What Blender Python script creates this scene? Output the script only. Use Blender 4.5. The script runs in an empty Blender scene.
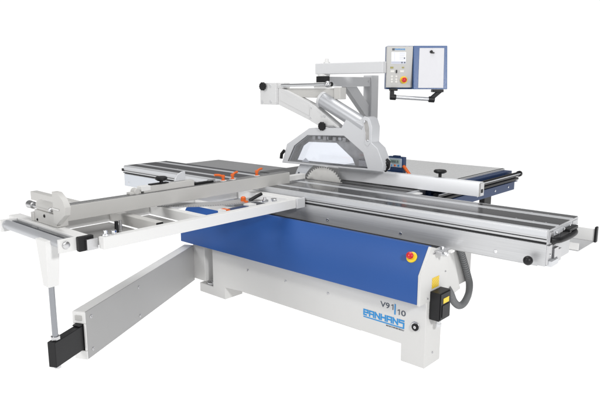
import bpy, bmesh, math, random
from mathutils import Vector, Matrix
random.seed(4)
S = bpy.context.scene
COL = S.collection
R = math.radians

# ------------------------------------------------------------------ materials
def lin(r, g, b):
    f = lambda c: (c/255/12.92) if c/255 <= .04045 else ((c/255+.055)/1.055)**2.4
    return (f(r), f(g), f(b), 1)

def mat(name, col, rough=.45, metal=0.0, var=.04, bump=0.0, scale=40.0, stretch=(1, 1, 1), rvar=.08,
        coat=0.0, grime=.0, spec=.5, detail=4.0):
    m = bpy.data.materials.new(name); m.use_nodes = True
    nt = m.node_tree; N = nt.nodes; L = nt.links
    b = N['Principled BSDF']
    tc = N.new('ShaderNodeTexCoord'); mp = N.new('ShaderNodeMapping')
    mp.inputs['Scale'].default_value = stretch
    L.new(tc.outputs['Object'], mp.inputs['Vector'])
    n = N.new('ShaderNodeTexNoise'); n.inputs['Scale'].default_value = scale; n.inputs['Detail'].default_value = detail
    L.new(mp.outputs[0], n.inputs['Vector'])
    n2 = N.new('ShaderNodeTexNoise'); n2.inputs['Scale'].default_value = 2.3; n2.inputs['Detail'].default_value = 5
    L.new(tc.outputs['Object'], n2.inputs['Vector'])
    mx = N.new('ShaderNodeMix'); mx.data_type = 'RGBA'
    mx.inputs['A'].default_value = tuple(c*(1-var) for c in col[:3])+(1,)
    mx.inputs['B'].default_value = tuple(min(1, c*(1+var)) for c in col[:3])+(1,)
    L.new(n.outputs['Fac'], mx.inputs['Factor'])
    out = mx.outputs['Result']
    if grime > 0:
        rp = N.new('ShaderNodeValToRGB'); rp.color_ramp.elements[0].position = .42; rp.color_ramp.elements[1].position = .72
        L.new(n2.outputs['Fac'], rp.inputs[0])
        ml = N.new('ShaderNodeMath'); ml.operation = 'MULTIPLY'; ml.inputs[1].default_value = grime
        L.new(rp.outputs[0], ml.inputs[0])
        m2 = N.new('ShaderNodeMix'); m2.data_type = 'RGBA'
        L.new(ml.outputs[0], m2.inputs['Factor']); L.new(out, m2.inputs['A'])
        m2.inputs['B'].default_value = tuple(c*.55 for c in col[:3])+(1,)
        out = m2.outputs['Result']
    L.new(out, b.inputs['Base Color'])
    mr = N.new('ShaderNodeMapRange')
    mr.inputs['To Min'].default_value = max(.02, rough-rvar); mr.inputs['To Max'].default_value = min(1, rough+rvar)
    L.new(n.outputs['Fac'], mr.inputs['Value']); L.new(mr.outputs[0], b.inputs['Roughness'])
    b.inputs['Metallic'].default_value = metal
    b.inputs['Coat Weight'].default_value = coat
    b.inputs['Specular IOR Level'].default_value = spec
    if bump > 0:
        bp = N.new('ShaderNodeBump'); bp.inputs['Strength'].default_value = bump; bp.inputs['Distance'].default_value = .002
        L.new(n.outputs['Fac'], bp.inputs['Height']); L.new(bp.outputs[0], b.inputs['Normal'])
    return m

M = {}
M['ripwhite'] = mat('silver_white_profile', (.82, .83, .85, 1), .4, metal=.1, var=.04, scale=60, stretch=(.3, 14, 14))
M['knife'] = mat('bright_knife_steel', (.84, .86, .90, 1), .35, metal=.15, var=.03, scale=60)
M['beige']  = mat('powder_coat_light_grey', (.61, .606, .594, 1), .45, var=.03, bump=.12, scale=300, grime=.07)
M['white']  = mat('white_paint', (.735, .732, .722, 1), .4, var=.02, bump=.04, scale=200, grime=.05)
M['fence']  = mat('satin_grey_profile', (.53, .522, .503, 1), .42, var=.03, scale=90, stretch=(30, .6, 30), grime=.08)
M['fencetop'] = mat('satin_dark_profile', (.30, .30, .30, 1), .35, metal=.4, var=.1, scale=90, stretch=(30, .6, 30))
M['armshade'] = mat('arm_side_shade_grey', (.36, .358, .355, 1), .42, var=.04, bump=.1, scale=240, grime=.1)  # shade on the arm's right side, painted as a darker grey
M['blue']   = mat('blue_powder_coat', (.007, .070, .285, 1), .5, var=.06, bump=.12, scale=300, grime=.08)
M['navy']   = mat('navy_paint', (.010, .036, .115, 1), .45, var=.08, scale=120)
M['panelblue'] = mat('blue_housing', (.015, .068, .21, 1), .38, var=.04, scale=120)
M['alu']    = mat('brushed_aluminium', (.56, .565, .575, 1), .40, metal=.5, var=.16, scale=30, stretch=(.12, 7, 7), rvar=.1, bump=.02)
M['aluside'] = mat('bluish_anodised_side', (.66, .69, .74, 1), .45, metal=.35, var=.05, scale=60, stretch=(.35, 14, 14))
M['alubright'] = mat('bright_aluminium', (.60, .61, .63, 1), .36, metal=.35, var=.05, scale=70, stretch=(.3, 14, 14))
M['anodark'] = mat('dark_anodised_top', (.085, .085, .09, 1), .23, metal=.6, var=.05, scale=26, stretch=(.2, 6, 6), rvar=.015)
M['cast']   = mat('ground_cast_iron', (.085, .085, .088, 1), .36, metal=.4, var=.1, scale=60, stretch=(14, .5, 4), rvar=.06)
M['extgrey'] = mat('grey_table_top', (.30, .30, .305, 1), .4, metal=.25, var=.08, scale=70, stretch=(.4, 10, 10), grime=.1)
M['tabletop'] = mat('pale_table_top', (.58, .582, .58, 1), .26, var=.03, scale=60, stretch=(.4, 8, 8), grime=.08)
M['black']  = mat('black_plastic', (.009, .009, .010, 1), .42, var=.15, scale=150, bump=.05, spec=.3)
M['rubber'] = mat('grey_hose_rubber', (.19, .195, .20, 1), .5, var=.1, scale=150)
M['darkgap'] = mat('shadow_gap_black', (.012, .012, .014, 1), .6, var=.1)
M['chrome'] = mat('chrome', (.80, .81, .83, 1), .12, metal=1, var=.03, scale=80, rvar=.05)
M['rodsteel'] = mat('dark_polished_rod', (.30, .31, .33, 1), .22, metal=.9, var=.05, scale=80)
M['steel']  = mat('machined_steel', (.58, .58, .59, 1), .3, metal=1, var=.1, scale=140)
M['guard']  = mat('silver_guard_paint', (.66, .67, .69, 1), .36, metal=.25, var=.03, scale=220, grime=.05)
M['guardin'] = mat('guard_inner_grey', (.50, .49, .48, 1), .4, metal=.5, var=.35, scale=22, grime=.2)
M['armwhite'] = mat('white_hood_arm', (.68, .68, .68, 1), .42, var=.02, bump=.03, scale=200)
M['tube']   = mat('silver_tube', (.50, .51, .53, 1), .42, metal=.55, var=.04, scale=90, stretch=(.4, 8, 8))
M['post']   = mat('grey_post', (.62, .625, .635, 1), .45, var=.03, bump=.05, scale=220, grime=.06)
M['panelface'] = mat('control_face_grey', (.46, .455, .44, 1), .45, var=.02, scale=180)
M['screen'] = mat('pale_display', (.80, .81, .86, 1), .2, var=.01)
M['uigrey'] = mat('display_print_grey', (.45, .47, .55, 1), .4)
M['paper']  = mat('white_note_board', (.58, .58, .605, 1), .5, var=.01)
M['olive'] = mat('olive_key', (.30, .27, .07, 1), .45)
M['keygrey'] = mat('pale_key', (.66, .65, .62, 1), .45)
M['red']    = mat('red_button', (.55, .012, .02, 1), .3, var=.05, coat=.3)
M['yellow'] = mat('yellow_plastic', (.82, .58, .02, 1), .4, var=.04)
M['orange'] = mat('orange_lever', (.74, .13, .012, 1), .38, var=.05)
M['cyan']   = mat('logo_blue', (.008, .23, .55, 1), .45)
M['ink']    = mat('ink_grey', (.06, .075, .10, 1), .5)
M['lcd']    = mat('lcd_green', (.36, .47, .42, 1), .3)
M['dispface'] = mat('counter_face', (.45, .52, .60, 1), .4)
M['floorshade']   = mat('grey_floor_shade', (.32, .315, .31, 1), .5, metal=.2, var=.08, scale=3, rvar=.1)
M['scale']  = mat('grey_angle_scale', (.42, .42, .42, 1), .4, metal=.4, var=.06, scale=60)

def warn_mat():
    m = bpy.data.materials.new('yellow_hatched_label'); m.use_nodes = True
    N = m.node_tree.nodes; L = m.node_tree.links; b = N['Principled BSDF']
    tc = N.new('ShaderNodeTexCoord'); w = N.new('ShaderNodeTexWave'); w.inputs['Scale'].default_value = 38
    w.bands_direction = 'DIAGONAL'
    L.new(tc.outputs['Object'], w.inputs['Vector'])
    r = N.new('ShaderNodeValToRGB'); r.color_ramp.elements[0].color = (.62, .40, .02, 1); r.color_ramp.elements[1].color = (.85, .62, .03, 1)
    L.new(w.outputs['Fac'], r.inputs[0]); L.new(r.outputs[0], b.inputs['Base Color']); b.inputs['Roughness'].default_value = .45
    return m
M['warn'] = warn_mat()

def glass_mat():
    m = bpy.data.materials.new('clear_acrylic'); m.use_nodes = True
    N = m.node_tree.nodes; L = m.node_tree.links
    N.remove(N['Principled BSDF'])
    t = N.new('ShaderNodeBsdfTransparent'); t.inputs[0].default_value = (.955, .965, .985, 1)
    g = N.new('ShaderNodeBsdfGlossy'); g.inputs['Roughness'].default_value = .06
    f = N.new('ShaderNodeFresnel'); f.inputs['IOR'].default_value = 1.4
    tc = N.new('ShaderNodeTexCoord'); n = N.new('ShaderNodeTexNoise'); n.inputs['Scale'].default_value = 3
    L.new(tc.outputs['Object'], n.inputs['Vector'])
    bp = N.new('ShaderNodeBump'); bp.inputs['Strength'].default_value = .02; L.new(n.outputs['Fac'], bp.inputs['Height'])
    L.new(bp.outputs[0], g.inputs['Normal'])
    mx = N.new('ShaderNodeMixShader'); L.new(f.outputs[0], mx.inputs[0]); L.new(t.outputs[0], mx.inputs[1]); L.new(g.outputs[0], mx.inputs[2])
    L.new(mx.outputs[0], N['Material Output'].inputs['Surface'])
    return m
M['glass'] = glass_mat()

def blade_mat():
    m = bpy.data.materials.new('ground_blade_steel'); m.use_nodes = True
    N = m.node_tree.nodes; L = m.node_tree.links; b = N['Principled BSDF']
    b.inputs['Metallic'].default_value = .4; b.inputs['Base Color'].default_value = (.92, .91, .88, 1)
    b.inputs['Anisotropic'].default_value = .8; b.inputs['Roughness'].default_value = .33
    tg = N.new('ShaderNodeTangent'); tg.direction_type = 'RADIAL'; tg.axis = 'Y'
    L.new(tg.outputs[0], b.inputs['Tangent'])
    tc = N.new('ShaderNodeTexCoord'); gr = N.new('ShaderNodeTexNoise'); gr.inputs['Scale'].default_value = 30
    L.new(tc.outputs['Object'], gr.inputs['Vector'])
    mr = N.new('ShaderNodeMapRange'); mr.inputs['To Min'].default_value = .24; mr.inputs['To Max'].default_value = .42
    L.new(gr.outputs['Fac'], mr.inputs['Value']); L.new(mr.outputs[0], b.inputs['Roughness'])
    return m
M['blade'] = blade_mat()

def anodised_top():
    # glossy towards the operator's end, matt towards the far end
    m = mat('dark_anodised_top', (.115, .115, .122, 1), .2, metal=.72, var=.12, scale=22, stretch=(.15, 5, 5))
    N = m.node_tree.nodes; L = m.node_tree.links; b = N['Principled BSDF']
    tc = N.new('ShaderNodeTexCoord'); sp = N.new('ShaderNodeSeparateXYZ'); L.new(tc.outputs['Object'], sp.inputs[0])
    mr = N.new('ShaderNodeMapRange'); mr.interpolation_type = 'SMOOTHSTEP'
    for k, v in zip(('From Min', 'From Max', 'To Min', 'To Max'), (-.75, .15, .52, .15)): mr.inputs[k].default_value = v
    L.new(sp.outputs[0], mr.inputs['Value']); L.new(mr.outputs[0], b.inputs['Roughness'])
    return m
M['anodark'] = anodised_top()

# ------------------------------------------------------------------ mesh builder
class MB:
    def __init__(s): s.bm = bmesh.new(); s.mats = []
    def mi(s, m):
        m = M[m] if isinstance(m, str) else m
        if m not in s.mats: s.mats.append(m)
        return s.mats.index(m)
    def _faces(s, fs, m, smooth=False):
        i = s.mi(m)
        for f in fs: f.material_index = i; f.smooth = smooth
    def box(s, x0, x1, y0, y1, z0, z1, m):
        return s.hull8([(x, y, z) for x in (x0, x1) for y in (y0, y1) for z in (z0, z1)], m)
    def hull8(s, p, m):
        v = [s.bm.verts.new(q) for q in p]
        q = [(0, 1, 3, 2), (4, 6, 7, 5), (0, 4, 5, 1), (2, 3, 7, 6), (0, 2, 6, 4), (1, 5, 7, 3)]
        fs = [s.bm.faces.new([v[i] for i in f]) for f in q]
        s._faces(fs, m); return s
    def obox(s, o, ax, ay, az, m):
        """box from corner o spanned by three vectors"""
        o = Vector(o); ax = Vector(ax); ay = Vector(ay); az = Vector(az)
        return s.hull8([o+ax*i+ay*j+az*k for i in (0, 1) for j in (0, 1) for k in (0, 1)], m)
    def prism(s, pts, ext, m, smooth=False):
        """polygon (list of 3D points) extruded along ext"""
        e = Vector(ext)
        a = [s.bm.verts.new(p) for p in pts]; b = [s.bm.verts.new(Vector(p)+e) for p in pts]
        fs = [s.bm.faces.new(a), s.bm.faces.new(b[::-1])]
        n = len(pts)
        for i in range(n): fs.append(s.bm.faces.new([a[i], b[i], b[(i+1) % n], a[(i+1) % n]]))
        s._faces(fs, m, smooth); return s
    def ring(s, outer, inner, ext, m, mi=None):
        """frame between two polygons, extruded; both given as point lists, bridged by angle"""
        e = Vector(ext); bm = s.bm
        def loop(p): return [bm.verts.new(q) for q in p]
        oa, ia = loop(outer), loop(inner); ob, ib = loop([Vector(q)+e for q in outer]), loop([Vector(q)+e for q in inner])
        def edges(l): return [bm.edges.new((l[i], l[(i+1) % len(l)])) for i in range(len(l))]
        i0 = s.mi(m); i1 = s.mi(mi or m)
        for o, i in ((oa, ia), (ob, ib)):
            r = bmesh.ops.triangle_fill(bm, use_beauty=True, use_dissolve=False, edges=edges(o)+edges(i))
            for f in r['geom']:
                if isinstance(f, bmesh.types.BMFace): f.material_index = i0
        for a, b, k in ((oa, ob, i0), (ia, ib, i1)):
            n = len(a)
            for j in range(n):
                f = bm.faces.new([a[j], a[(j+1) % n], b[(j+1) % n], b[j]]); f.material_index = k
        return s
    def cyl(s, p0, p1, r, m, r1=None, seg=24, cap=True):
        p0 = Vector(p0); p1 = Vector(p1); d = (p1-p0); r1 = r if r1 is None else r1
        z = d.normalized(); x = z.orthogonal().normalized(); y = z.cross(x)
        c = [(math.cos(2*math.pi*i/seg), math.sin(2*math.pi*i/seg)) for i in range(seg)]
        a = [s.bm.verts.new(p0+(x*u+y*v)*r) for u, v in c]; b = [s.bm.verts.new(p1+(x*u+y*v)*r1) for u, v in c]
        fs = [s.bm.faces.new([a[i], a[(i+1) % seg], b[(i+1) % seg], b[i]]) for i in range(seg)]
        s._faces(fs, m, True)
        if cap: s._faces([s.bm.faces.new(a[::-1]), s.bm.faces.new(b)], m)
        return s
    def lathe(s, o, axis, prof, m, seg=24):
        """prof = [(t along axis, radius)]"""
        o = Vector(o); z = Vector(axis).normalized(); x = z.orthogonal().normalized(); y = z.cross(x); L = []
        for t, r in prof:
            L.append([s.bm.verts.new(o+z*t+(x*math.cos(2*math.pi*i/seg)+y*math.sin(2*math.pi*i/seg))*max(r, 1e-5)) for i in range(seg)])
        fs = []
        for a, b in zip(L, L[1:]):
            fs += [s.bm.faces.new([a[i], a[(i+1) % seg], b[(i+1) % seg], b[i]]) for i in range(seg)]
        fs += [s.bm.faces.new(L[0][::-1]), s.bm.faces.new(L[-1])]
        s._faces(fs, m, True); return s
    def tube(s, pts, r, m, seg=14):
        P = [Vector(p) for p in pts]; L = []
        up = Vector((0, 0, 1))
        for i, p in enumerate(P):
            t = (P[min(i+1, len(P)-1)]-P[max(i-1, 0)]).normalized()
            x = t.cross(Vector((.3, .9, .2))).normalized(); y = t.cross(x)
            L.append([s.bm.verts.new(p+(x*math.cos(2*math.pi*k/seg)+y*math.sin(2*math.pi*k/seg))*r) for k in range(seg)])
        fs = []
        for a, b in zip(L, L[1:]): fs += [s.bm.faces.new([a[i], a[(i+1) % seg], b[(i+1) % seg], b[i]]) for i in range(seg)]
        fs += [s.bm.faces.new(L[0][::-1]), s.bm.faces.new(L[-1])]
        s._faces(fs, m, True); return s
    def ball(s, c, r, m, sc=(1, 1, 1)):
        res = bmesh.ops.create_uvsphere(s.bm, u_segments=20, v_segments=12, radius=r, matrix=Matrix.Translation(c) @ Matrix.Diagonal((*sc, 1)))
        fs = set(f for v in res['verts'] for f in v.link_faces); s._faces(fs, m, True); return s
    def screw(s, p, n, r=.007, m='steel'):
        p = Vector(p); n = Vector(n)
        s.lathe(p-n*.002, n, [(0, r), (.004, r), (.006, r*.8), (.006, r*.5), (.003, r*.45)], m, seg=12); return s
    def build(s, name, parent=None, bevel=.002, label=None, seg=2, split=False):
        if split:                                   # every loose piece becomes an object of its own
            todo = set(s.bm.verts); out = []
            while todo:
                v0 = next(v for v in s.bm.verts if v in todo); isl = {v0}; st = [v0]
                while st:
                    v = st.pop()
                    for e in v.link_edges:
                        o = e.other_vert(v)
                        if o not in isl: isl.add(o); st.append(o)
                todo -= isl; q = MB(); q.mats = list(s.mats); mp = {v: q.bm.verts.new(v.co) for v in isl}
                for f in {f for v in isl for f in v.link_faces}:
                    g = q.bm.faces.new([mp[v] for v in f.verts]); g.material_index = f.material_index; g.smooth = f.smooth
                out.append(q.build(name, parent, bevel, label, seg))
            s.bm.free(); return out[0]
        bmesh.ops.recalc_face_normals(s.bm, faces=s.bm.faces)
        c = Vector((0, 0, 0)); vs = s.bm.verts
        lo = Vector([min(v.co[i] for v in vs) for i in range(3)]); hi = Vector([max(v.co[i] for v in vs) for i in range(3)])
        c = (lo+hi)/2; c.z = lo.z if name in ('base_frame',) else c.z
        for v in vs: v.co -= c
        me = bpy.data.meshes.new(name); s.bm.to_mesh(me); s.bm.free()
        for m in s.mats: me.materials.append(m)
        me.set_sharp_from_angle(angle=R(38))
        o = bpy.data.objects.new(name, me); COL.objects.link(o)
        if parent is not None:
            o.parent = parent; o.location = c - Vector(parent.get('_w', (0, 0, 0)))
        else: o.location = c
        o['_w'] = tuple(c)
        if bevel:
            b = o.modifiers.new('edges', 'BEVEL'); b.width = bevel; b.segments = seg; b.limit_method = 'ANGLE'; b.angle_limit = R(40); b.harden_normals = True
            for p in me.polygons: p.use_smooth = True
        if label: o['label'] = label
        return o

def text_mesh(body, bold=0.0):
    cu = bpy.data.curves.new('t', 'FONT'); cu.body = body; cu.extrude = .002; cu.offset = bold
    ob = bpy.data.objects.new('t', cu); COL.objects.link(ob)
    dg = bpy.context.evaluated_depsgraph_get(); me = bpy.data.meshes.new_from_object(ob.evaluated_get(dg))
    bpy.data.objects.remove(ob); return me
def add_text(mb, body, o, ux, uz, w, h, m, bold=0.0):
    """lettering fitted into a w x h box whose lower left corner is o, along ux / uz, thickness 1 mm outward"""
    me = text_mesh(body, bold); ux = Vector(ux).normalized(); uz = Vector(uz).normalized(); n = ux.cross(uz)
    xs = [v.co.x for v in me.vertices]; ys = [v.co.y for v in me.vertices]; zs = [v.co.z for v in me.vertices]
    x0, x1, y0, y1, z0, z1 = min(xs), max(xs), min(ys), max(ys), min(zs), max(zs)
    vs = [mb.bm.verts.new(Vector(o)+ux*((v.co.x-x0)/(x1-x0)*w)+uz*((v.co.y-y0)/(y1-y0)*h)+n*((v.co.z-z0)/(z1-z0)*.001-.0003)) for v in me.vertices]
    i = mb.mi(m)
    for p in me.polygons:
        try:
            f = mb.bm.faces.new([vs[k] for k in p.vertices]); f.material_index = i
        except ValueError: pass
    bpy.data.meshes.remove(me)

# ------------------------------------------------------------------ the thing
saw = bpy.data.objects.new('panel_saw', None); COL.objects.link(saw)
saw['label'] = 'large light grey and blue sliding table panel saw with overhead blade guard and control panel'
saw['category'] = 'panel saw'

XY = lambda pts, y: [(x, y, z) for x, z in pts]     # profile in the x-z plane
YZ = lambda pts, x: [(x, y, z) for y, z in pts]     # profile in the y-z plane
HX = lambda pts, z: [(x, y, z) for x, y in pts]

# --- base frame: long front plate, foot, leg
b = MB()
b.prism(XY([(-1.93, .62), (-1.93, .075), (-2.098, .075), (-2.098, 0), (-1.785, 0), (-1.785, .10), (-1.60, .112), (-.165, .112), (-.165, 0), (0, 0), (0, .62)], 0), (0, .185, 0), 'beige')
base = b.build('base_frame', saw, .004)
b = MB(); b.box(-1.84, -.62, .187, 1.1, .13, .66, 'beige'); b.box(-1.84, -.62, .21, 1.05, .0, .129, 'beige')
b.build('machine_body', saw, .006)
b = MB()
for x in (-1.517, -1.13, -.741): b.screw((x, 0, .297), (0, -1, 0), .009)
b.screw((0, .09, .075), (1, 0, 0), .008)
b.build('screw', base, 0, split=True)
b = MB(); b.lathe((-.068, .002, .249), (0, -1, 0), [(0, .030), (.006, .030), (.009, .027)], 'steel')
b.lathe((-.066, -.006, .248), (0, -1, 0), [(0, .023), (.006, .023), (.008, .018), (.005, .013), (.004, .012)], 'black')
b.lathe((-.066, -.008, .248), (0, -1, 0), [(0, .009), (.006, .009), (.006, .003), (.003, .002)], 'steel')
b.build('lock', base, 0)
# lettering on the base
for body, bx, bz, bw, bh, fx, fz in (('V9', -.322, .312, .068, .036, -.232, .3125), ('0', -.170, .2915, .032, .035, -.186, .292)):
    b = MB(); add_text(b, body, (bx, -.0005, bz), (1, 0, 0), (0, 0, 1), bw, bh, 'ink', .012)
    x, z = fx, fz                                   # the figure 1, with its flag
    b.prism([(x, -.0015, z), (x+.0055, -.0015, z), (x+.0055, -.0015, z+.035), (x+.001, -.0015, z+.035), (x-.010, -.0015, z+.028), (x-.010, -.0015, z+.0235), (x, -.0015, z+.0275)], (0, .002, 0), 'ink')
    b.build('model_lettering', base, 0)
b = MB(); b.box(-.2185, -.2095, -.0014, .0006, .286, .354, 'cyan'); b.build('model_bar', base, 0)
b = MB()
def strokes(mb, lines, o, w, h, t, m):
    for pl in lines:
        for (a, c) in zip(pl, pl[1:]):
            p = Vector((o[0]+a[0]*w, 0, o[2]+a[1]*h)); q = Vector((o[0]+c[0]*w, 0, o[2]+c[1]*h))
            d = (q-p).normalized(); nrm = Vector((-d.z, 0, d.x))*t/2; p -= d*t/2; q += d*t/2
            strokes.k += 1; y = -.0010-.00003*(strokes.k % 9)
            pts = [p+nrm, q+nrm, q-nrm, p-nrm]
            mb.prism([(v.x, y, v.z) for v in pts], (0, .0019, 0), m)
strokes.k = 0
GL = {'P': [[(0, 0), (0, 1), (1, 1), (1, .5), (.12, .5)], [(0, 0), (.6, 0)]], 'A': [[(0, 0), (0, 1), (1, 1), (1, 0)], [(0, .45), (1, .45)]],
      'N': [[(0, 0), (0, 1), (1, 0), (1, 1)]], 'H': [[(0, 0), (0, 1)], [(1, 0), (1, 1)], [(0, .5), (1, .5)]],
      'S': [[(1, 1), (0, 1), (0, .55), (1, .55), (1, -.30)]]}
lx = -.445
for ch in 'PANHANS':
    strokes(b, GL[ch], (lx, 0, .2285), .031, .0325, .0098, 'cyan'); lx += .0440
strokes(b, [[(0, 0), (1, 0)]], (-.445, 0, .2145), .295, 1, .0075, 'cyan')
b.build('logo', base, 0)
b = MB(); add_text(b, 'MASCHINENBAU', (-.275, -.0005, .1965), (1, 0, 0), (0, 0, 1), .128, .0095, 'ink', .02); b.build('small_lettering', base, 0)

# --- swing arm with its pivot and telescopic column
b = MB()
b.box(-2.165, -2.02, -.005, .12, .10, .60, 'beige')
b.lathe((-1.975, .075, .076), (0, 0, 1), [(0, .04), (.018, .04), (.02, .024), (.55, .024)], 'chrome')
b.lathe((-2.0, .07, .076), (0, 0, 1), [(0, .06), (.012, .06), (.012, .02)], 'steel')
b.build('pivot_post', saw, .003)
b = MB(); b.box(-1.962, -1.935, .09, .13, .40, .47, 'black'); b.build('hinge_block', saw, .004)
N0 = Vector((-1.494, -1.325, .057))           # lower near corner of the right face
Av = Vector((-2.16, 0, .082))-N0              # along the arm, back to the pivot
Ln = Vector((Av.x, Av.y, 0)).length; d = -Vector((Av.x, Av.y, 0)).normalized(); nrm = Vector((-d.y, d.x, 0))
b = MB(); T = .085; H = .297
o = N0-nrm*T
# open-ended box: four walls
b.obox(o+nrm*.006, Av, nrm*(T-.012), (0, 0, .006), 'white')
b.obox(o+Vector((0, 0, H-.006))+nrm*.006, Av, nrm*(T-.012), (0, 0, .006), 'white')
b.obox(o, Av, nrm*.006, (0, 0, H), 'white')
b.obox(N0-nrm*.0065, Av, nrm*.0065, (0, 0, H), 'armshade')
b.obox(o+d*.0005, d*.010, nrm*T, (0, 0, .055), 'white'); b.obox(o+d*.0005+Vector((0, 0, .225)), d*.010, nrm*T, (0, 0, .072), 'white')
b.obox(o+d*.0005+Vector((0, 0, .056)), d*.010, nrm*.013, (0, 0, .168), 'white')
b.obox(o+d*.0005+Vector((0, 0, .056))+nrm*(T-.013), d*.010, nrm*.013, (0, 0, .168), 'white')
arm = b.build('swing_arm', saw, .003)
b = MB()
for t in (.05, .60):
    for z in (.045, .25): b.screw(N0-d*t+Vector((0, 0, z)), nrm, .011)
b.build('screw', arm, 0, split=True)
b = MB(); b.obox(o+Vector((0, 0, .245))+d*.0115+nrm*.02, d*.003, nrm*.045, (0, 0, .03), 'panelface'); b.build('type_plate', arm, .001)
b = MB(); b.obox(o+nrm*.018+Vector((0, 0, .066))-d*.5, d*.765, nrm*.05, (0, 0, .148), 'black')
b.obox(o+nrm*.016+Vector((0, 0, .216))-d*.1, d*.14, nrm*.054, (0, 0, .008), 'black')
bar = b.build('telescopic_bar', saw, .004)
cx, cy = (o+nrm*.043+d*.225).xy
b = MB()
b.cyl((cx, cy, .11), (cx, cy, .70), .016, 'rodsteel')
b.lathe((cx, cy, .275), (0, 0, 1), [(0, .026), (.018, .026), (.02, .018)], 'steel', 6)
b.lathe((cx, cy, .105), (0, 0, 1), [(0, .02), (.02, .02), (.022, .015)], 'steel', 6)
rod = b.build('column_rod', saw, 0)
b = MB()
z0, z1 = .585, .85
b.hull8([(cx+sx*(.032 if z == z0 else .060), cy+sy*(.03 if z == z0 else .04), z) for sx in (-1, 1) for sy in (-1, 1) for z in (z0, z1)], 'white')
b.build('column_sleeve', saw, .004)

# --- blue cover over the slide, its end cap and bracket
b = MB()
b.prism(YZ([(-.082, .418), (-.081, .592), (.023, .742), (.055, .742), (.055, .55), (-.02, .418)], -2.222), (2.206, 0, 0), 'blue')
cover = b.build('slide_cover', saw, .0015)
b = MB()
b.prism(YZ([(-.085, .413), (-.084, .594), (.021, .747), (.19, .693), (.228, .693), (.228, .395), (.14, .388), (.128, .413)], -.0155), (.018, 0, 0), 'beige')
cap = b.build('end_cap', saw, .003)
b = MB()
b.prism(YZ([(.229, .694), (.300, .684), (.43, .39), (.30, .372), (.235, .40)], -.035), (.028, 0, 0), 'beige')
b.box(-.30, -.036, .30, .62, .40, .69, 'beige')
b.build('slide_bracket', saw, .003)
n_s = Vector((0, -.15, .104)).normalized(); e0 = Vector((-.095, -.024, .6755))
b = MB(); b.lathe(e0, n_s, [(-.002, .033), (.006, .033), (.009, .029)], 'yellow'); es = b.build('emergency_stop', cover, 0)
b = MB(); b.lathe(e0+n_s*.009, n_s, [(0, .012), (.014, .013), (.016, .021), (.028, .021), (.034, .014), (.036, .0)], 'red'); b.build('button', es, 0) if False else b.build('stop_button', cover, 0)
b = MB(); b.box(.0028, .0042, .047, .128, .487, .552, 'warn'); b.bm.verts.ensure_lookup_table(); b.build('warning_label', cap, 0)
b = MB(); 
for p in ((.003, .203, .56), (.003, .0, .44), (.003, .05, .70)): b.screw(p, (1, 0, 0), .006)
b.build('screw', cap, 0, split=True)
b = MB()
b.box(-.02, .05, .06, .17, .694, .716, 'steel'); b.lathe((.052, .09, .70), (1, 0, 0), [(-.02, .012), (.02, .012), (.022, .006)], 'chrome', 12)
b.lathe((.01, .14, .716), (0, 0, 1), [(0, .012), (.01, .012), (.012, .005)], 'chrome', 6); b.box(.05, .075, .13, .17, .70, .712, 'white')
b.build('cover_latch', saw, .002)
b = MB()
b.box(.003, .067, .03, .155, .305, .476, 'black'); b.box(.067, .073, .036, .149, .312, .470, 'black'); b.box(.073, .0775, .05, .135, .325, .40, 'black')
sb = b.build('switch_box', saw, .006, seg=3)
b = MB(); b.box(.0735, .0748, .062, .128, .409, .440, 'yellow'); b.build('box_label', sb, 0)
b = MB(); b.lathe((.035, .085, .304), (0, 0, -1), [(0, .016), (.03, .016), (.032, .019), (.05, .019), (.052, .012)], 'post', 8); b.build('cable_gland', sb, 0)
hp = [(-.01, .34, .70), (-.01, .40, .655), (-.01, .465, .56), (-.01, .53, .45), (-.01, .562, .385), (-.01, .555, .32), (-.01, .50, .275), (-.01, .43, .275), (-.01, .36, .32), (-.01, .31, .385), (-.02, .28, .43)]
def spline(P, n=8):
    P = [Vector(p) for p in P]; out = []
    for i in range(len(P)-1):
        p0, p1, p2, p3 = P[max(i-1, 0)], P[i], P[i+1], P[min(i+2, len(P)-1)]
        for k in range(n):
            t = k/n; out.append(.5*((2*p1)+(-p0+p2)*t+(2*p0-5*p1+4*p2-p3)*t*t+(-p0+3*p1-3*p2+p3)*t**3))
    return out+[P[-1]]
b = MB(); pts = spline(hp, 14); b.tube(pts, .021, 'rubber')
for i in range(2, len(pts)-2, 2):
    t = (pts[i+1]-pts[i-1]).normalized(); b.cyl(pts[i]-t*.002, pts[i]+t*.002, .0232, 'rubber', seg=14)
b.build('cable_hose', saw, 0)

# --- sliding table (carriage)
X0, X1 = -3.5, .578
prof = [(.22, .70), (.22, .820), (.232, .820), (.232, .834), (.222, .834), (.222, .846), (.230, .846), (.230, .852), (.22, .852), (.22, .892), (.225, .8972),
        (.715, .8972), (.72, .892), (.72, .80), (.60, .78), (.60, .70)]
b = MB(); b.prism(YZ(prof, X0), (X1-X0, 0, 0), 'alu')
car = b.build('sliding_table', saw, .0015)
b = MB()
for y0, y1 in ((.253, .352), (.403, .577), (.640, .712)): b.box(X0+.002, X1-.002, y0, y1, .8968, .8996, 'anodark')
b.build('table_top', car, .0008)
b = MB()
for y0, y1 in ((.226, .2515), (.3535, .4015), (.5785, .6385), (.7135, .7165)): b.box(X0+.002, X1-.002, y0, y1, .8966, .9004, 'alubright')
b.build('top_strips', car, .0008)
b = MB(); b.box(X0-.03, X1-.004, .2315, .236, .8205, .8335, 'darkgap'); b.box(X0+.003, X1-.004, .2295, .2325, .8462, .8518, 'darkgap'); b.build('side_slot', car, 0)
b = MB(); b.box(X0+.001, X1-.001, .2165, .2195, .864, .8915, 'alubright'); b.build('side_lip', car, .001)
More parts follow.
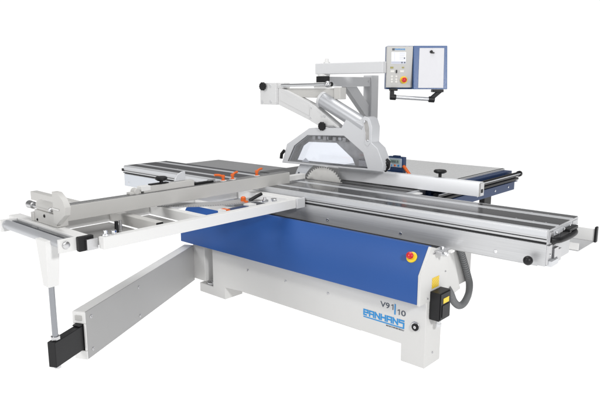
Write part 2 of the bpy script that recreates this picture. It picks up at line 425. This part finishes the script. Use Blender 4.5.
b = MB(); b.box(X0-.035, X0-.001, .215, .73, .842, .868, 'black'); b.box(X0-.004, X0-.0008, .225, .70, .71, .841, 'aluside'); b.build('far_end_cap', car, .003)
b = MB(); b.box(-3.49, -1.9, .2165, .2193, .703, .817, 'aluside'); b.build('side_plate', car, .001)
b = MB()
for x in (-3.42, -.93, .30, -.33):
    b.screw((x, .22 if x > -3 else .2165, .735), (0, -1, 0), .010, 'chrome')
b.build('screw', car, 0, split=True)
b = MB()
for x in (-2.9, -2.3, -.45, .02, .33, .43, .50):
    for y in (.415, .64): b.lathe((x, y, .8993), (0, 0, 1), [(0, .006), (.0012, .006), (.0012, .003), (.0006, .002)], 'chrome', 10)
b.build('screw', car, 0, split=True)
# open profile end
b = MB()
for (y0, y1, z0, z1, mm, dx) in ((.226, .28, .71, .815, 'steel', .012), (.235, .34, .70, .73, 'alubright', .03), (.30, .36, .735, .79, 'steel', .02), (.29, .59, .858, .885, 'alubright', .006),
                         (.36, .42, .70, .77, 'steel', .016), (.25, .30, .83, .885, 'steel', .008), (.62, .70, .82, .885, 'alu', .004), (.42, .58, .80, .85, 'darkgap', .003), (.30, .41, .80, .85, 'darkgap', .003)):
    b.box(X1-.02, X1+dx, y0, y1, z0, z1, mm)
for y, z in ((.33, .872), (.45, .872), (.55, .872), (.66, .86), (.255, .76), (.39, .735)): b.screw((X1+.012, y, z), (1, 0, 0), .008, 'chrome')
b.build('end_profile', car, .003)
b = MB(); b.tube(spline([(X1+.005, .26, .842), (X1+.035, .30, .838), (X1+.045, .42, .836), (X1+.04, .55, .838), (X1+.01, .60, .845)], 6), .016, 'black')
b.box(X1, X1+.04, .46, .60, .852, .872, 'black'); b.build('push_handle', car, .004)
b = MB(); b.lathe((.50, .212, .722), (0, -1, 0), [(-.01, .009), (.03, .009)], 'steel', 12); b.ball((.507, .165, .733), .026, 'black'); b.build('ball_knob', car, 0)
b = MB()
b.box(-.4, .60, .70, 1.0, .689, .695, 'alu'); b.box(-.4, .60, .994, 1.0, .6955, .775, 'white'); b.box(-.4, .60, .70, .706, .6955, .74, 'white'); 
b.build('side_tray', car, .002)
b = MB(); b.box(.6005, .615, .985, 1.02, .69, .79, 'black'); b.build('tray_end_cap', car, .004)
b = MB(); b.box(-1.9, X1-.05, .245, .58, .688, .6995, 'alu'); b.box(-2.2, -.04, .10, .244, .60, .699, 'darkgap'); b.build('guide_beam', saw, .002)

# --- tables beside the blade
b = MB(); b.box(-2.2, -.62, .732, .776, .85, .8985, 'cast'); b.box(-2.2, -.67, .804, 1.46, .85, .8985, 'cast'); b.box(-.6695, -.62, .804, 1.0, .85, .8985, 'cast'); b.box(-.6195, -.612, .732, 1.0, .85, .8975, 'alubright'); b.box(-2.2, -.62, .777, .803, .85, .893, 'darkgap')
b.build('machine_table', saw, .001)
b = MB(); b.box(-3.183, -2.203, .732, 1.155, .86, .8985, 'extgrey'); b.build('extension_table', saw, .002)
b = MB(); b.box(-1.95, -.668, 1.463, 2.50, .865, .8985, 'tabletop'); b.box(-.667, -.655, 1.003, 2.50, .86, .8995, 'black'); b.box(-.6545, -.645, 1.003, 2.50, .86, .8975, 'tabletop'); b.build('widening_table', saw, .002)
b = MB()
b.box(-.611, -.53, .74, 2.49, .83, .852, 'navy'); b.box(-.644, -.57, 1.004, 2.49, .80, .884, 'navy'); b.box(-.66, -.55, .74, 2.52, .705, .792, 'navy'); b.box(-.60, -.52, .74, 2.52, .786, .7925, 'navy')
rail = b.build('rail_holder', saw, .003)
b = MB(); b.cyl((-.50, .95, .862), (-.50, 2.47, .862), .0205, 'black'); b.cyl((-.4795, .96, .868), (-.4795, 2.46, .868), .0045, 'alubright', seg=10)  # thin bright strip paints the highlight along the black rod
b.lathe((-.50, 2.47, .862), (0, 1, 0), [(0, .027), (.03, .027), (.033, .02)], 'black'); b.build('guide_rod', saw, 0)
b = MB(); b.box(-.545, -.505, .95, 2.50, .805, .828, 'black'); b.build('lower_rod', saw, .006)
b = MB()
for y in (1.75, 2.1, 2.38): b.screw((-.55, y, .745), (1, 0, 0), .010, 'chrome')
b.build('screw', rail, 0, split=True)
b = MB(); b.box(-.64, -.59, 1.98, 2.12, .50, .704, 'black'); b.build('rail_bracket', saw, .004)

# --- rip fence
b = MB(); b.prism(YZ([(.89, .905), (.89, .992), (.897, 1.004), (.95, 1.004), (.955, .999), (.955, .905)], -1.37), (1.236, 0, 0), 'ripwhite')
rf = b.build('rip_fence', saw, .002)
b = MB(); b.box(-.1335, -.127, .897, .953, .908, 1.0, 'steel'); b.box(-.1268, -.124, .91, .935, .93, .955, 'darkgap'); b.box(-.1338, -.130, .8895, .896, .908, .998, 'fence'); b.build('fence_end_cap', rf, .001)
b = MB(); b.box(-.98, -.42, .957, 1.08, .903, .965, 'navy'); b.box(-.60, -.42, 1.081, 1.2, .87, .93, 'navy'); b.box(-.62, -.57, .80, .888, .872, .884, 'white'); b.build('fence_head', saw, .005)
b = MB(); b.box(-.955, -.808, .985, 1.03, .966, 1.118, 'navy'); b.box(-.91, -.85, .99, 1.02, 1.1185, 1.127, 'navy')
ct = b.build('digital_counter', saw, .006)
b = MB(); b.box(-.943, -.82, .9815, .9845, 1.038, 1.108, 'dispface'); b.box(-.925, -.838, .9795, .9812, 1.066, 1.097, 'lcd'); b.build('counter_face', ct, .0015)
b = MB(); add_text(b, '888.8', (-.915, .979, 1.071), (1, 0, 0), (0, 0, 1), .066, .02, 'ink'); b.build('digits', ct, 0)
b = MB()
for x, mm in ((-.915, 'cyan'), (-.88, 'orange'), (-.848, 'cyan')): b.lathe((x, .982, 1.051), (0, -1, 0), [(0, .008), (.003, .008), (.004, .005)], mm, 14)
b.build('counter_key', ct, 0, split=True)
b = MB(); b.tube([(-.80, .99, 1.045), (-.77, .98, 1.02), (-.735, .97, .99)], .012, 'orange'); b.ball((-.803, .99, 1.047), .013, 'orange'); b.build('clamp_lever', rf, 0)
b = MB(); b.lathe((-.47, .95, 1.003), (0, 0, 1), [(0, .012), (.028, .012), (.029, .03), (.036, .046), (.046, .048), (.054, .04), (.057, .0)], 'black', 16); b.build('fence_knob', rf, 0)

# --- blade and riving knife
bc = Vector((-1.44, .789, .797)); pts = []; nt_ = 54
for i in range(nt_):
    a = 2*math.pi*i/nt_; st = 2*math.pi/nt_
    for f, r in ((0, .205), (.18, .2165), (.42, .2155), (.50, .203)):
        pts.append((bc.x+r*math.cos(a+f*st), bc.y-.0018, bc.z+r*math.sin(a+f*st)))
b = MB(); b.prism(pts, (0, .0036, 0), 'blade'); b.lathe((bc.x, bc.y-.004, bc.z), (0, -1, 0), [(0, .06), (.006, .06), (.008, .055)], 'steel')
b.build('saw_blade', saw, 0)
def arc(cx, cz, r, a0, a1, n): return [(cx+r*math.cos(R(a0+(a1-a0)*i/n)), cz+r*math.sin(R(a0+(a1-a0)*i/n))) for i in range(n+1)]
b = MB(); kp = arc(bc.x, bc.z, .236, 118, 168, 14)+arc(bc.x, bc.z, .335, 162, 126, 12)
b.prism(XY(kp, bc.y-.0015), (0, .003, 0), 'knife'); b.lathe((-1.71, bc.y-.002, .935), (0, -1, 0), [(0, .008), (.003, .008), (.004, .004)], 'ink', 10); b.build('riving_knife', saw, 0)

# --- blade guard with its glass
G = [(-1.863, 1.014), (-1.839, 1.073), (-1.804, 1.177), (-1.558, 1.32), (-1.338, 1.334), (-1.224, 1.337), (-1.215, 1.352), (-1.180, 1.405), (-1.05, 1.400), (-1.033, 1.418), (-.992, 1.432), (-.958, 1.416), (-.935, 1.358),
     (-.938, 1.242), (-.881, 1.201), (-.824, 1.082), (-.836, 1.034), (-1.038, 1.027)]
W = [(-1.795, 1.033), (-1.719, 1.168), (-1.574, 1.262), (-1.197, 1.277), (-1.013, 1.16), (-.968, 1.043), (-1.105, 1.038)]
GY0, GY1 = .738, .846
b = MB(); b.ring(XY(G, GY0), XY(W, GY0), (0, GY1-GY0, 0), 'guard', 'guardin')
gd = b.build('blade_guard', saw, .004)
b = MB()
def inset(P, k):
    c = (sum(p[0] for p in P)/len(P), sum(p[1] for p in P)/len(P)); return [(c[0]+(p[0]-c[0])*k, c[1]+(p[1]-c[1])*k) for p in P]
b.ring(XY(inset(W, .998), GY0+.012), XY(inset(W, .975), GY0+.012), (0, .004, 0), 'tube')
b.ring(XY(inset(W, .998), GY1-.03), XY([(-1.770, 1.038), (-1.70, 1.162), (-1.64, 1.20), (-1.332, 1.210), (-1.17, 1.098), (-1.138, 1.041)], GY1-.03), (0, .022, 0), 'guardin', 'tube')
b.build('window_frame', gd, .001)
b = MB(); b.prism(XY(inset(W, .995), GY0+.006), (0, .003, 0), 'glass'); b.build('window_pane', gd, 0)
b = MB(); b.prism(XY(inset(W, .995), GY1-.005), (0, .003, 0), 'glass'); b.build('window_pane', gd, 0)
b = MB()
for i in range(7):
    x = -1.55+i*.052; b.box(x, x+.034, .77+.006*(i % 3), .83, 1.225+.008*(i % 2), 1.262, 'steel' if i % 2 else 'guardin')
b.cyl((-1.36, .765, 1.25), (-1.36, .825, 1.25), .018, 'darkgap'); b.box(-1.08, -.985, .77, .83, 1.045, 1.10, 'steel')
b.build('pressure_roller', gd, .004, split=True)
b = MB(); sl = [(-1.011, 1.392), (-.996, 1.408), (-.975, 1.400), (-.958, 1.35), (-.955, 1.26), (-.972, 1.240), (-.99, 1.255), (-.993, 1.31)]
b.prism(XY(sl, GY0-.001), (0, .004, 0), 'guardin'); b.ring(XY(inset(sl, 1.35), GY0-.004), XY(inset(sl, .98), GY0-.004), (0, .004, 0), 'guard')
b.screw((-1.0, GY0-.004, 1.395), (0, -1, 0), .010, 'chrome'); b.screw((-.967, GY0-.004, 1.255), (0, -1, 0), .008, 'chrome'); b.build('adjust_slot', gd, .001)
b = MB(); b.tube([(-1.83, .735, 1.12), (-1.862, .735, 1.09), (-1.868, .735, 1.05)], .014, 'black'); b.build('front_grip', gd, 0)
b = MB(); b.tube([(-.838, .80, 1.115), (-.815, .80, 1.10), (-.822, .80, 1.06), (-.85, .80, 1.03)], .013, 'black'); b.ball((-.828, .79, 1.085), .017, 'black'); b.build('lock_grip', gd, 0)

# --- guard arms, extraction tube
b = MB(); b.box(-2.115, -1.928, .735, .86, 1.503, 1.685, 'armwhite'); b.box(-1.927, -1.86, .76, .84, 1.640, 1.685, 'armwhite')
hb = b.build('arm_head', saw, .004)
b = MB()
for x, z in ((-2.088, 1.526), (-1.985, 1.528), (-1.99, 1.66)): b.screw((x, .735, z), (0, -1, 0), .013, 'post')
b.build('bolt', hb, 0, split=True)
def knob(name, p, parent, r=.034):
    b = MB(); p = Vector(p); k = 10; L = []
    prof = [(0, .4), (.010, .42), (.011, .95), (.016, 1), (.028, 1), (.033, .92), (.034, .0)]
    seg = 40
    for t, q in prof:
        L.append([b.bm.verts.new(p+Vector((math.cos(2*math.pi*i/seg)*r*q*(1+.06*math.cos(k*2*math.pi*i/seg)), -t, math.sin(2*math.pi*i/seg)*r*q*(1+.06*math.cos(k*2*math.pi*i/seg))))) for i in range(seg)])
    fs = []
    for a, c in zip(L, L[1:]): fs += [b.bm.faces.new([a[i], a[(i+1) % seg], c[(i+1) % seg], c[i]]) for i in range(seg)]
    fs += [b.bm.faces.new(L[0])]; b._faces(fs, 'black', True); return b.build(name, parent, 0)
knob('clamp_knob', (-2.062, .735, 1.656), hb)
b = MB()
LA = [(-1.926, 1.655), (-1.53, 1.507), (-1.255, 1.335), (-1.45, 1.335), (-1.558, 1.378), (-1.927, 1.504)]
b.prism(XY(LA, .765), (0, .07, 0), 'armwhite')
la = b.build('lower_arm', saw, .004)
b = MB(); b.prism(XY([(-1.905, 1.615), (-1.575, 1.492), (-1.575, 1.420), (-1.905, 1.540)], .762), (0, .0028, 0), 'armwhite'); b.build('arm_plate', la, .001)
b = MB(); b.prism(XY([(-1.575, 1.512), (-1.30, 1.345), (-1.47, 1.342), (-1.565, 1.38)], .7605), (0, .0042, 0), 'armwhite')
for x, z in ((-1.552, 1.485), (-1.555, 1.405), (-1.44, 1.42), (-1.415, 1.42)): b.screw((x, .7605, z), (0, -1, 0), .009, 'post')
b.build('joint_plate', la, .001)
knob('clamp_knob', (-1.413, .752, 1.343), la)
b = MB(); b.cyl((-1.36, .745, 1.343), (-1.30, .745, 1.343), .007, 'steel', seg=12); b.build('clamp_screw', la, 0)
b = MB(); b.box(-1.90, -1.345, .80, .86, 1.565, 1.640, 'fence'); b.box(-1.3445, -1.28, .79, .87, 1.555, 1.648, 'fence'); b.build('upper_arm', saw, .006, seg=3)
b = MB(); b.cyl((-1.87, .75, 1.664), (-1.40, .75, 1.671), .012, 'chrome'); b.ball((-1.375, .752, 1.672), .026, 'steel'); b.cyl((-1.375, .735, 1.672), (-1.375, .80, 1.672), .018, 'black', seg=16); b.build('tie_rod', saw, 0)
b = MB(); b.box(-1.535, -1.45, .80, .87, 1.687, 1.735, 'black'); b.build('limit_switch', saw, .003); b = MB(); b.box(-1.556, -1.43, .795, .875, 1.645, 1.6868, 'white'); b.build('switch_holder', saw, .003); b = MB(); b.box(-1.55, -1.445, .80, .86, 1.49, 1.515, 'post'); b.build('tube_clamp', saw, .003)
b = MB(); b.cyl((-1.47, .80, 1.555), (-1.02, .795, 1.348), .060, 'tube', seg=36); b.cyl((-1.475, .80, 1.557), (-1.455, .80, 1.548), .064, 'post', seg=36)
b.build('extraction_tube', saw, 0)

# --- overarm bracket, post, swivel beam
b = MB(); b.box(-1.552, -1.462, 1.47, 1.575, .90, 1.752, 'post'); post = b.build('support_post', saw, .003)
b = MB()
b.prism(YZ([(.845, 1.733), (.90, 1.655), (1.469, 1.655), (1.469, 1.735)], -1.545), (.07, 0, 0), 'post')
b.prism(YZ([(1.13, 1.654), (1.285, 1.654), (1.469, 1.49), (1.469, 1.36)], -1.535), (.05, 0, 0), 'post')
b.screw((-1.475, 1.44, 1.70), (1, 0, 0), .010, 'steel'); b.build('cantilever_bracket', saw, .003)
b = MB(); b.box(-1.555, -.90, .81, .90, 1.752, 1.836, 'post')
bm_ = b.build('swivel_beam', saw, .005, seg=3)
b = MB(); b.lathe((-1.47, .855, 1.836), (0, 0, 1), [(0, .026), (.012, .026), (.013, .015), (.035, .015), (.038, .008)], 'white', 12); b.lathe((-1.50, .855, 1.736), (0, 0, 1), [(0, .05), (.016, .05)], 'white', 24); b.build('swivel_bolt', bm_, 0, split=True)

# --- control panel
r_ = Vector((.7443, .6678, 0)); n_ = Vector((.6678, -.7443, 0)); PO = Vector((-.898, .850, 0))
def P3(s, h, n): return PO+r_*s+n_*n+Vector((0, 0, h))
def pbox(b, s0, s1, h0, h1, n0, n1, m): return b.obox(P3(s0, h0, n0), r_*(s1-s0), Vector((0, 0, h1-h0)), n_*(n1-n0), m)
b = MB(); pbox(b, .004, .196, 1.646, 1.945, -.035, .0, 'panelface'); cp = b.build('control_panel', saw, .003)
b = MB(); pbox(b, .010, .448, 1.634, 1.950, -.14, -.036, 'panelblue')
pr = [(-.035, 1.634), (-.035, 1.949), (.0, 1.949), (.055, 1.634)]
b.prism([P3(.198, h, n) for n, h in pr], r_*.25, 'panelblue'); hs = b.build('panel_housing', cp, .004)
tv = Vector((0, 0, 1))*.315+n_*(-.055); tv.normalize(); nv = r_.cross(tv).normalized()
b = MB(); q = P3(.232, 1.643, .0524)
b.prism([q+nv*.001, q+r_*.186+nv*.001, q+r_*.192+tv*.293+nv*.001, q+r_*.010+tv*.293+nv*.001], nv*.004, 'paper'); nb = b.build('note_board', cp, .0015)
b = MB(); kq = q+r_*.096+tv*.264+nv*.005; b.lathe(kq, nv, [(0, .010), (.01, .011), (.012, .008)], 'black', 14); b.obox(kq+r_*.004+tv*-.012+nv*.002, r_*.018, tv*.008, nv*.008, 'black'); b.build('board_clip', cp, .001)
b = MB(); pbox(b, .037, .146, 1.818, 1.904, -.001, .002, 'screen')
sc_ = b.build('display', cp, .001)
b = MB()
for h in (1.893, 1.88, 1.866, 1.852): pbox(b, .097, .138, h, h+.003, .0021, .0026, 'uigrey')
pbox(b, .039, .144, 1.82, 1.836, .0021, .0025, 'uigrey'); pbox(b, .06, .0615, 1.838, 1.902, .0021, .0026, 'uigrey')
for s in (.112, .132): pbox(b, s, s+.009, 1.823, 1.833, .0026, .0031, 'ink')
pbox(b, .130, .138, 1.855, 1.864, .0027, .0032, 'ink')
b.build('display_print', cp, 0)
b = MB(); pbox(b, .042, .060, 1.915, 1.931, -.0005, .001, 'ink')
add_text(b, 'PANHANS', P3(.062, 1.917, .0006), r_, (0, 0, 1), .075, .013, 'cyan', .03); b.build('panel_lettering', cp, 0)
b = MB()
for s, h, w, hh, mm in ((.032, 1.785, .022, .013, 'olive'), (.118, 1.787, .016, .010, 'olive'), (.033, 1.757, .03, .016, 'keygrey'), (.104, 1.757, .03, .016, 'keygrey')):
    pbox(b, s, s+w, h, h+hh, -.001, .003, mm)
pbox(b, .074, .082, 1.752, 1.774, -.001, .010, 'black')
for s in (.045, .078):
    for h in (1.727, 1.706, 1.688): b.lathe(P3(s, h, 0), n_, [(0, .009), (.003, .009), (.004, .006)], 'keygrey', 14)
b.build('key', cp, .0005, split=True)
b = MB(); b.lathe(P3(.133, 1.702, 0), n_, [(-.002, .027), (.008, .027), (.010, .024)], 'yellow', 24)
b.build('stop_collar', cp, 0)
b = MB(); b.lathe(P3(.133, 1.702, 0), n_, [(.010, .011), (.020, .012), (.022, .018), (.032, .018), (.037, .012), (.039, 0)], 'red', 24); b.build('stop_button', cp, 0)
b = MB(); a0, a1 = P3(.058, 1.578, .03), P3(.335, 1.560, .03); b.cyl(a0, a1, .014, 'tube', seg=20); hg = b.build('grip_bar', cp, 0)
b = MB(); pbox(b, .03, .085, 1.622, 1.640, -.03, .045, 'black'); pbox(b, .032, .060, 1.565, 1.622, -.005, .045, 'black'); b.cyl(P3(.03, 1.578, .03), P3(.075, 1.575, .03), .021, 'black', seg=16); b.build('grip_bracket', cp, .004)
b = MB(); pbox(b, .345, .425, 1.612, 1.633, -.03, .045, 'black'); b.hull8([P3(s, h, n)+r_*(.0 if h > 1.59 else -.055) for s in (.372, .414) for h in (1.565, 1.613) for n in (.0, .045)], 'black'); b.cyl(P3(.318, 1.561, .03), P3(.362, 1.558, .03), .022, 'black', seg=16); b.build('grip_bracket', cp, .004)

# --- crosscut table
ct_ = MB()
z0, z1 = .802, .868
ct_.box(-1.203, -1.150, -1.375, .205, z0, z1, 'white')                 # near tube
ct_.box(-1.80, -1.75, -1.385, .20, z0, z1, 'white')                    # far tube, under the fence
ct_.box(-2.10, -1.255, -1.468, -1.395, z0, z1+.004, 'white')           # outer end bar
ct_.box(-2.87, -1.245, -.985, -.93, z0+.003, z1+.003, 'fence')         # extension bar
ct_.box(-1.748, -1.205, -.68, -.63, z0, z1-.002, 'white')
ct_.box(-1.74, -1.205, .115, .205, z0, z1-.001, 'white')
ct_.box(-1.748, -1.205, -.30, -.27, z0, z1-.02, 'white')
cf = ct_.build('crosscut_table', saw, .004)
b = MB(); b.box(-1.2545, -1.226, -1.475, -1.388, .796, .876, 'black'); b.build('bar_end_cap', cf, .004)
b = MB(); b.box(-1.2447, -1.236, -.98, -.935, z0+.006, z1, 'black'); b.build('bar_end_cap', cf, .002)
b = MB(); b.box(-1.149, -1.134, .13, .214, .80, .872, 'post'); b.build('slide_foot', cf, .003)
b = MB(); b.box(-1.225, -1.205, -1.44, -1.376, .80, .86, 'steel'); b.lathe((-1.19, -1.34, .868), (0, 0, 1), [(0, .022), (.01, .022), (.012, .012), (.03, .012)], 'chrome', 14)
b.lathe((-1.19, -1.29, .868), (0, 0, 1), [(0, .016), (.022, .016), (.024, .006)], 'chrome', 6); b.build('corner_clamp', cf, .002)
b = MB(); b.cyl((-1.975, -1.532, .842), (-1.285, -1.532, .842), .027, 'tube', seg=28)
b.build('roller', cf, 0)
b = MB()
for x in (-1.998, -1.28): 
    b.box(x, x+.022, -1.565, -1.469, .80, .872, 'white'); b.lathe((x+.022, -1.532, .842), (1, 0, 0), [(0, .02), (.012, .02), (.016, .01)], 'steel', 16)
b.box(-1.975, -1.282, -1.500, -1.4695, .848, .862, 'rodsteel')
b.build('roller_bracket', cf, .002)
b = MB(); b.box(-1.749, -1.31, -1.39, -.99, .79, .7995, 'floorshade'); b.box(-1.749, -1.31, -.925, -.69, .79, .7995, 'floorshade'); b.build('floor_shade_sheet', cf, 0)  # added grey sheets imitate the floor shading seen between the tubes
AC = (-1.93, -.1)
b = MB(); ap = [(AC[0]+r*math.cos(R(a)), AC[1]+r*math.sin(R(a))) for r, rng in ((.645, range(-66, 6, 4)), (.50, range(5, -67, -4))) for a in rng]
b.prism(HX(ap, .8695), (0, 0, .003), 'scale')
for a10 in range(-640, 30, 15):
    a = R(a10/10); u = Vector((math.cos(a), math.sin(a), 0)); t = Vector((-u.y, u.x, 0)); c = Vector((AC[0], AC[1], .8726)); l = .032 if a10 % 75 == 0 else .02
    b.obox(c+u*(.638-l)-t*.0012, u*l, t*.0024, (0, 0, .0008), 'ink')
b.build('angle_scale', cf, 0)
b = MB(); b.cyl((-1.50, -1.06, .80), (-1.50, -1.06, .86), .010, 'steel', seg=12); b.build('clamp_rod', cf, 0); b = MB(); b.lathe((-1.36, -1.17, .803), (0, 0, 1), [(0, .032), (.012, .036), (.022, .03), (.024, .012), (.09, .011)], 'black', 16); b.build('clamp_screw', cf, 0)
b = MB(); b.tube([(-1.33, -.15, .875), (-1.31, -.10, .90), (-1.30, -.06, .915)], .012, 'black'); b.lathe((-1.36, -.18, .868), (0, 0, 1), [(0, .018), (.03, .018), (.036, .01)], 'orange', 14); b.lathe((-1.31, -.20, .862), (0, 0, 1), [(0, .014), (.02, .014)], 'orange', 14)
b.lathe((-1.27, -.06, .862), (0, 0, 1), [(0, .026), (.012, .026), (.014, .012), (.03, .011)], 'chrome', 14); b.lathe((-1.24, -.0, .862), (0, 0, 1), [(0, .022), (.018, .022), (.02, .012)], 'chrome', 14); b.build('angle_lock', cf, 0)

b = MB(); b.box(-1.285, -1.225, -.475, -.455, .845, .8695, 'white'); b.box(-1.285, -1.225, -.4545, -.42, .846, .8685, 'orange'); b.box(-1.28, -1.23, -.4195, -.25, .842, .862, 'navy'); b.box(-1.285, -1.225, -.2495, -.185, .845, .872, 'white'); b.build('stop_carrier', cf, .002)
# --- crosscut fence with stops
b = MB()
b.box(-1.62, -1.55, -1.41, .50, .895, .985, 'fence')
cfz = b.build('crosscut_fence', saw, .003)
b = MB(); b.box(-1.616, -1.592, -1.405, .495, .9855, .9885, 'fencetop'); b.box(-1.578, -1.554, -1.405, .495, .9855, .9885, 'fencetop'); b.box(-1.5905, -1.5795, -1.405, .495, .9853, .9865, 'darkgap'); b.build('fence_track', cfz, .001)
b = MB(); b.box(-1.61, -1.56, .501, .70, .91, .952, 'white'); b.build('fence_extension', cfz, .003)
# mitre flip unit at the outer end
b = MB(); b.box(-1.80, -1.53, -1.44, -1.37, .874, .945, 'fence'); b.box(-1.79, -1.53, -1.43, -1.38, .9455, .975, 'fence'); b.cyl((-1.795, -1.405, .972), (-1.535, -1.405, .972), .028, 'fence', seg=20)
b.box(-1.84, -1.801, -1.445, -1.39, .874, .925, 'fence')
sh = b.build('end_stop', cfz, .003)
b = MB(); b.screw((-1.673, -1.44, .922), (0, -1, 0), .010, 'black'); b.screw((-1.765, -1.44, .888), (0, -1, 0), .008, 'black'); b.lathe((-1.60, -1.43, .965), (0, -1, 0), [(0, .013), (.012, .013), (.016, .008)], 'steel', 12); b.build('bolt', sh, 0, split=True)
b = MB(); b.lathe((-1.796, -1.41, .955), (-1, 0, 0), [(0, .014), (.07, .014), (.072, .022), (.13, .024), (.135, .015)], 'steel', 16); b.build('adjust_spindle', sh, 0)
b = MB(); hpz = [(-1.525, .902), (-1.49, .900), (-1.465, .918), (-1.395, .965), (-1.382, 1.01), (-1.412, 1.05), (-1.474, 1.084), (-1.525, 1.084)]
b.prism(XY(hpz, -1.458), (0, .035, 0), 'fence'); b.prism(XY([(-1.524, .985), (-1.45, .985), (-1.45, .993), (-1.524, .993)], -1.464), (0, .0055, 0), 'white'); b.build('stop_plate', sh, .003)
# sliding stops
b = MB(); b.box(-1.612, -1.565, -.84, -.44, .989, 1.030, 'fence'); b.box(-1.614, -1.563, -.86, -.79, 1.002, 1.033, 'white'); b.lathe((-1.613, -.89, 1.005), (1, 0, 0), [(0, .018), (.004, .022), (.046, .022), (.05, .018)], 'fence', 20); b.box(-1.61, -1.567, -.94, -.86, .989, 1.004, 'fence')
b.box(-1.611, -1.575, -.78, -.64, 1.0305, 1.038, 'black')
st = b.build('flip_stop', cfz, .003)
b = MB(); b.lathe((-1.59, -.69, 1.02), (0, 0, 1), [(0, .012), (.028, .012), (.03, .026), (.04, .04), (.052, .041), (.058, .03), (.06, 0)], 'black', 16); b.build('stop_knob', st, 0)
b = MB(); b.prism([(-1.60, y, z) for y, z in ((-.585, 1.031), (-.495, 1.031), (-.495, 1.092), (-.52, 1.092), (-.555, 1.078), (-.578, 1.055))], (.012, 0, 0), 'guard'); b.build('stop_flap', st, .003)
b = MB(); b.box(-1.605, -1.575, -.42, -.26, .989, 1.004, 'black'); b.box(-1.60, -1.58, -.30, -.24, .989, 1.012, 'steel'); b.build('stop_slide', cfz, .003)
def lever(y, dy, z=.989):
    b = MB(); c = Vector((-1.585, y, z)); b.lathe(c, (0, 0, 1), [(0, .014), (.010, .014), (.011, .009), (.022, .009), (.024, .0135), (.040, .0135), (.043, .006)], 'orange', 16)
    b.tube(spline([c+Vector((0, 0, .032)), c+Vector((-.01, dy*.4, .043)), c+Vector((-.02, dy*.85, .046))], 5), .0085, 'orange', 12); b.lathe(c-Vector((0, 0, .002)), (0, 0, 1), [(0, .024), (.006, .024)], 'white', 16); b.build('clamp_lever', cfz, 0)
lever(-.165, -.075); lever(-.075, .075); lever(.17, .085)

# ------------------------------------------------------------------ floor and light
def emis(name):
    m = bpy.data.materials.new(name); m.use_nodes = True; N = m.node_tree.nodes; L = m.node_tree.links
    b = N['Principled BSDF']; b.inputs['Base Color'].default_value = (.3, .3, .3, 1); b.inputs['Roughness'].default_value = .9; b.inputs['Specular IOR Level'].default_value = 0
    b.inputs['Emission Color'].default_value = (1, 1, 1, 1); b.inputs['Emission Strength'].default_value = .97  # floor glows by itself to stay pure white without shadows
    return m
b = MB(); M['floor'] = emis('glowing_white_floor')
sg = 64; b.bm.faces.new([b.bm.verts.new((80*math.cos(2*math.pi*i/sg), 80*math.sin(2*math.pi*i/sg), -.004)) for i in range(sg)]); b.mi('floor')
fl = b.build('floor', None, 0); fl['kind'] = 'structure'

w = bpy.data.worlds.new('World'); S.world = w; w.use_nodes = True
N = w.node_tree.nodes; L = w.node_tree.links; bg = N['Background']
tc = N.new('ShaderNodeTexCoord')
# made-up white band behind the machine, dim studio above and in front of it
dot = N.new('ShaderNodeVectorMath'); dot.operation = 'DOT_PRODUCT'; dot.inputs[1].default_value = (-.66, .75, 0)
L.new(tc.outputs['Generated'], dot.inputs[0])
def rng(src, a, b_, lo, hi):
    mr = N.new('ShaderNodeMapRange'); mr.interpolation_type = 'SMOOTHSTEP'
    for k, v in zip(('From Min', 'From Max', 'To Min', 'To Max'), (a, b_, lo, hi)): mr.inputs[k].default_value = v
    L.new(src, mr.inputs['Value']); return mr.outputs[0]
sp = N.new('ShaderNodeSeparateXYZ'); L.new(tc.outputs['Generated'], sp.inputs[0])
back = rng(dot.outputs['Value'], .0, .6, 0, 1)
low = rng(sp.outputs['Z'], .137, .175, 1, 0)
mu = N.new('ShaderNodeMath'); mu.operation = 'MULTIPLY'; L.new(back, mu.inputs[0]); L.new(low, mu.inputs[1])
ov = rng(sp.outputs['Z'], .35, .8, .16, .55)
mw = N.new('ShaderNodeMix'); mw.data_type = 'FLOAT'
L.new(mu.outputs[0], mw.inputs[0]); L.new(ov, mw.inputs[2]); mw.inputs[3].default_value = 1.06
L.new(mw.outputs[0], bg.inputs['Strength']); bg.inputs['Color'].default_value = (1, 1, 1, 1)

def area(name, loc, tgt, size, power, col=(1, 1, 1)):
    l = bpy.data.lights.new(name, 'AREA'); l.shape = 'RECTANGLE'; l.size, l.size_y = size; l.energy = power; l.color = col
    o = bpy.data.objects.new(name, l); COL.objects.link(o); o.location = loc
    o.rotation_euler = (Vector(tgt)-Vector(loc)).to_track_quat('-Z', 'Y').to_euler(); return o
area('key_softbox', (-2.8, -6.5, 4.4), (-1.2, .3, .6), (2.4, 2.4), 185)
area('top_softbox', (-1.3, .5, 5.6), (-1.3, .5, 0), (3.0, 2.0), 95)
area('side_softbox', (4.6, -2.2, 3.5), (-1.2, .1, .6), (.7, .7), 225)

# ------------------------------------------------------------------ camera
cd = bpy.data.cameras.new('camera'); cam = bpy.data.objects.new('camera', cd); COL.objects.link(cam); S.camera = cam
cd.sensor_fit = 'HORIZONTAL'; cd.sensor_width = 36; cd.lens = 36.18; cd.clip_start = .05; cd.clip_end = 400
F = Vector((-.65622, .73137, -.18567)); Rr = Vector((.74431, .66783, 0)); U = Rr.cross(F)
cam.matrix_world = Matrix(((Rr.x, U.x, -F.x, 1.683), (Rr.y, U.y, -F.y, -2.9816), (Rr.z, U.z, -F.z, 1.65), (0, 0, 0, 1)))
for o in list(S.objects):
    if '_w' in o: del o['_w']
S.view_settings.view_transform = 'Standard'; S.view_settings.look = 'None'; S.view_settings.exposure = 0
S.render.engine = 'CYCLES'; S.cycles.max_bounces = 8; S.cycles.transparent_max_bounces = 12
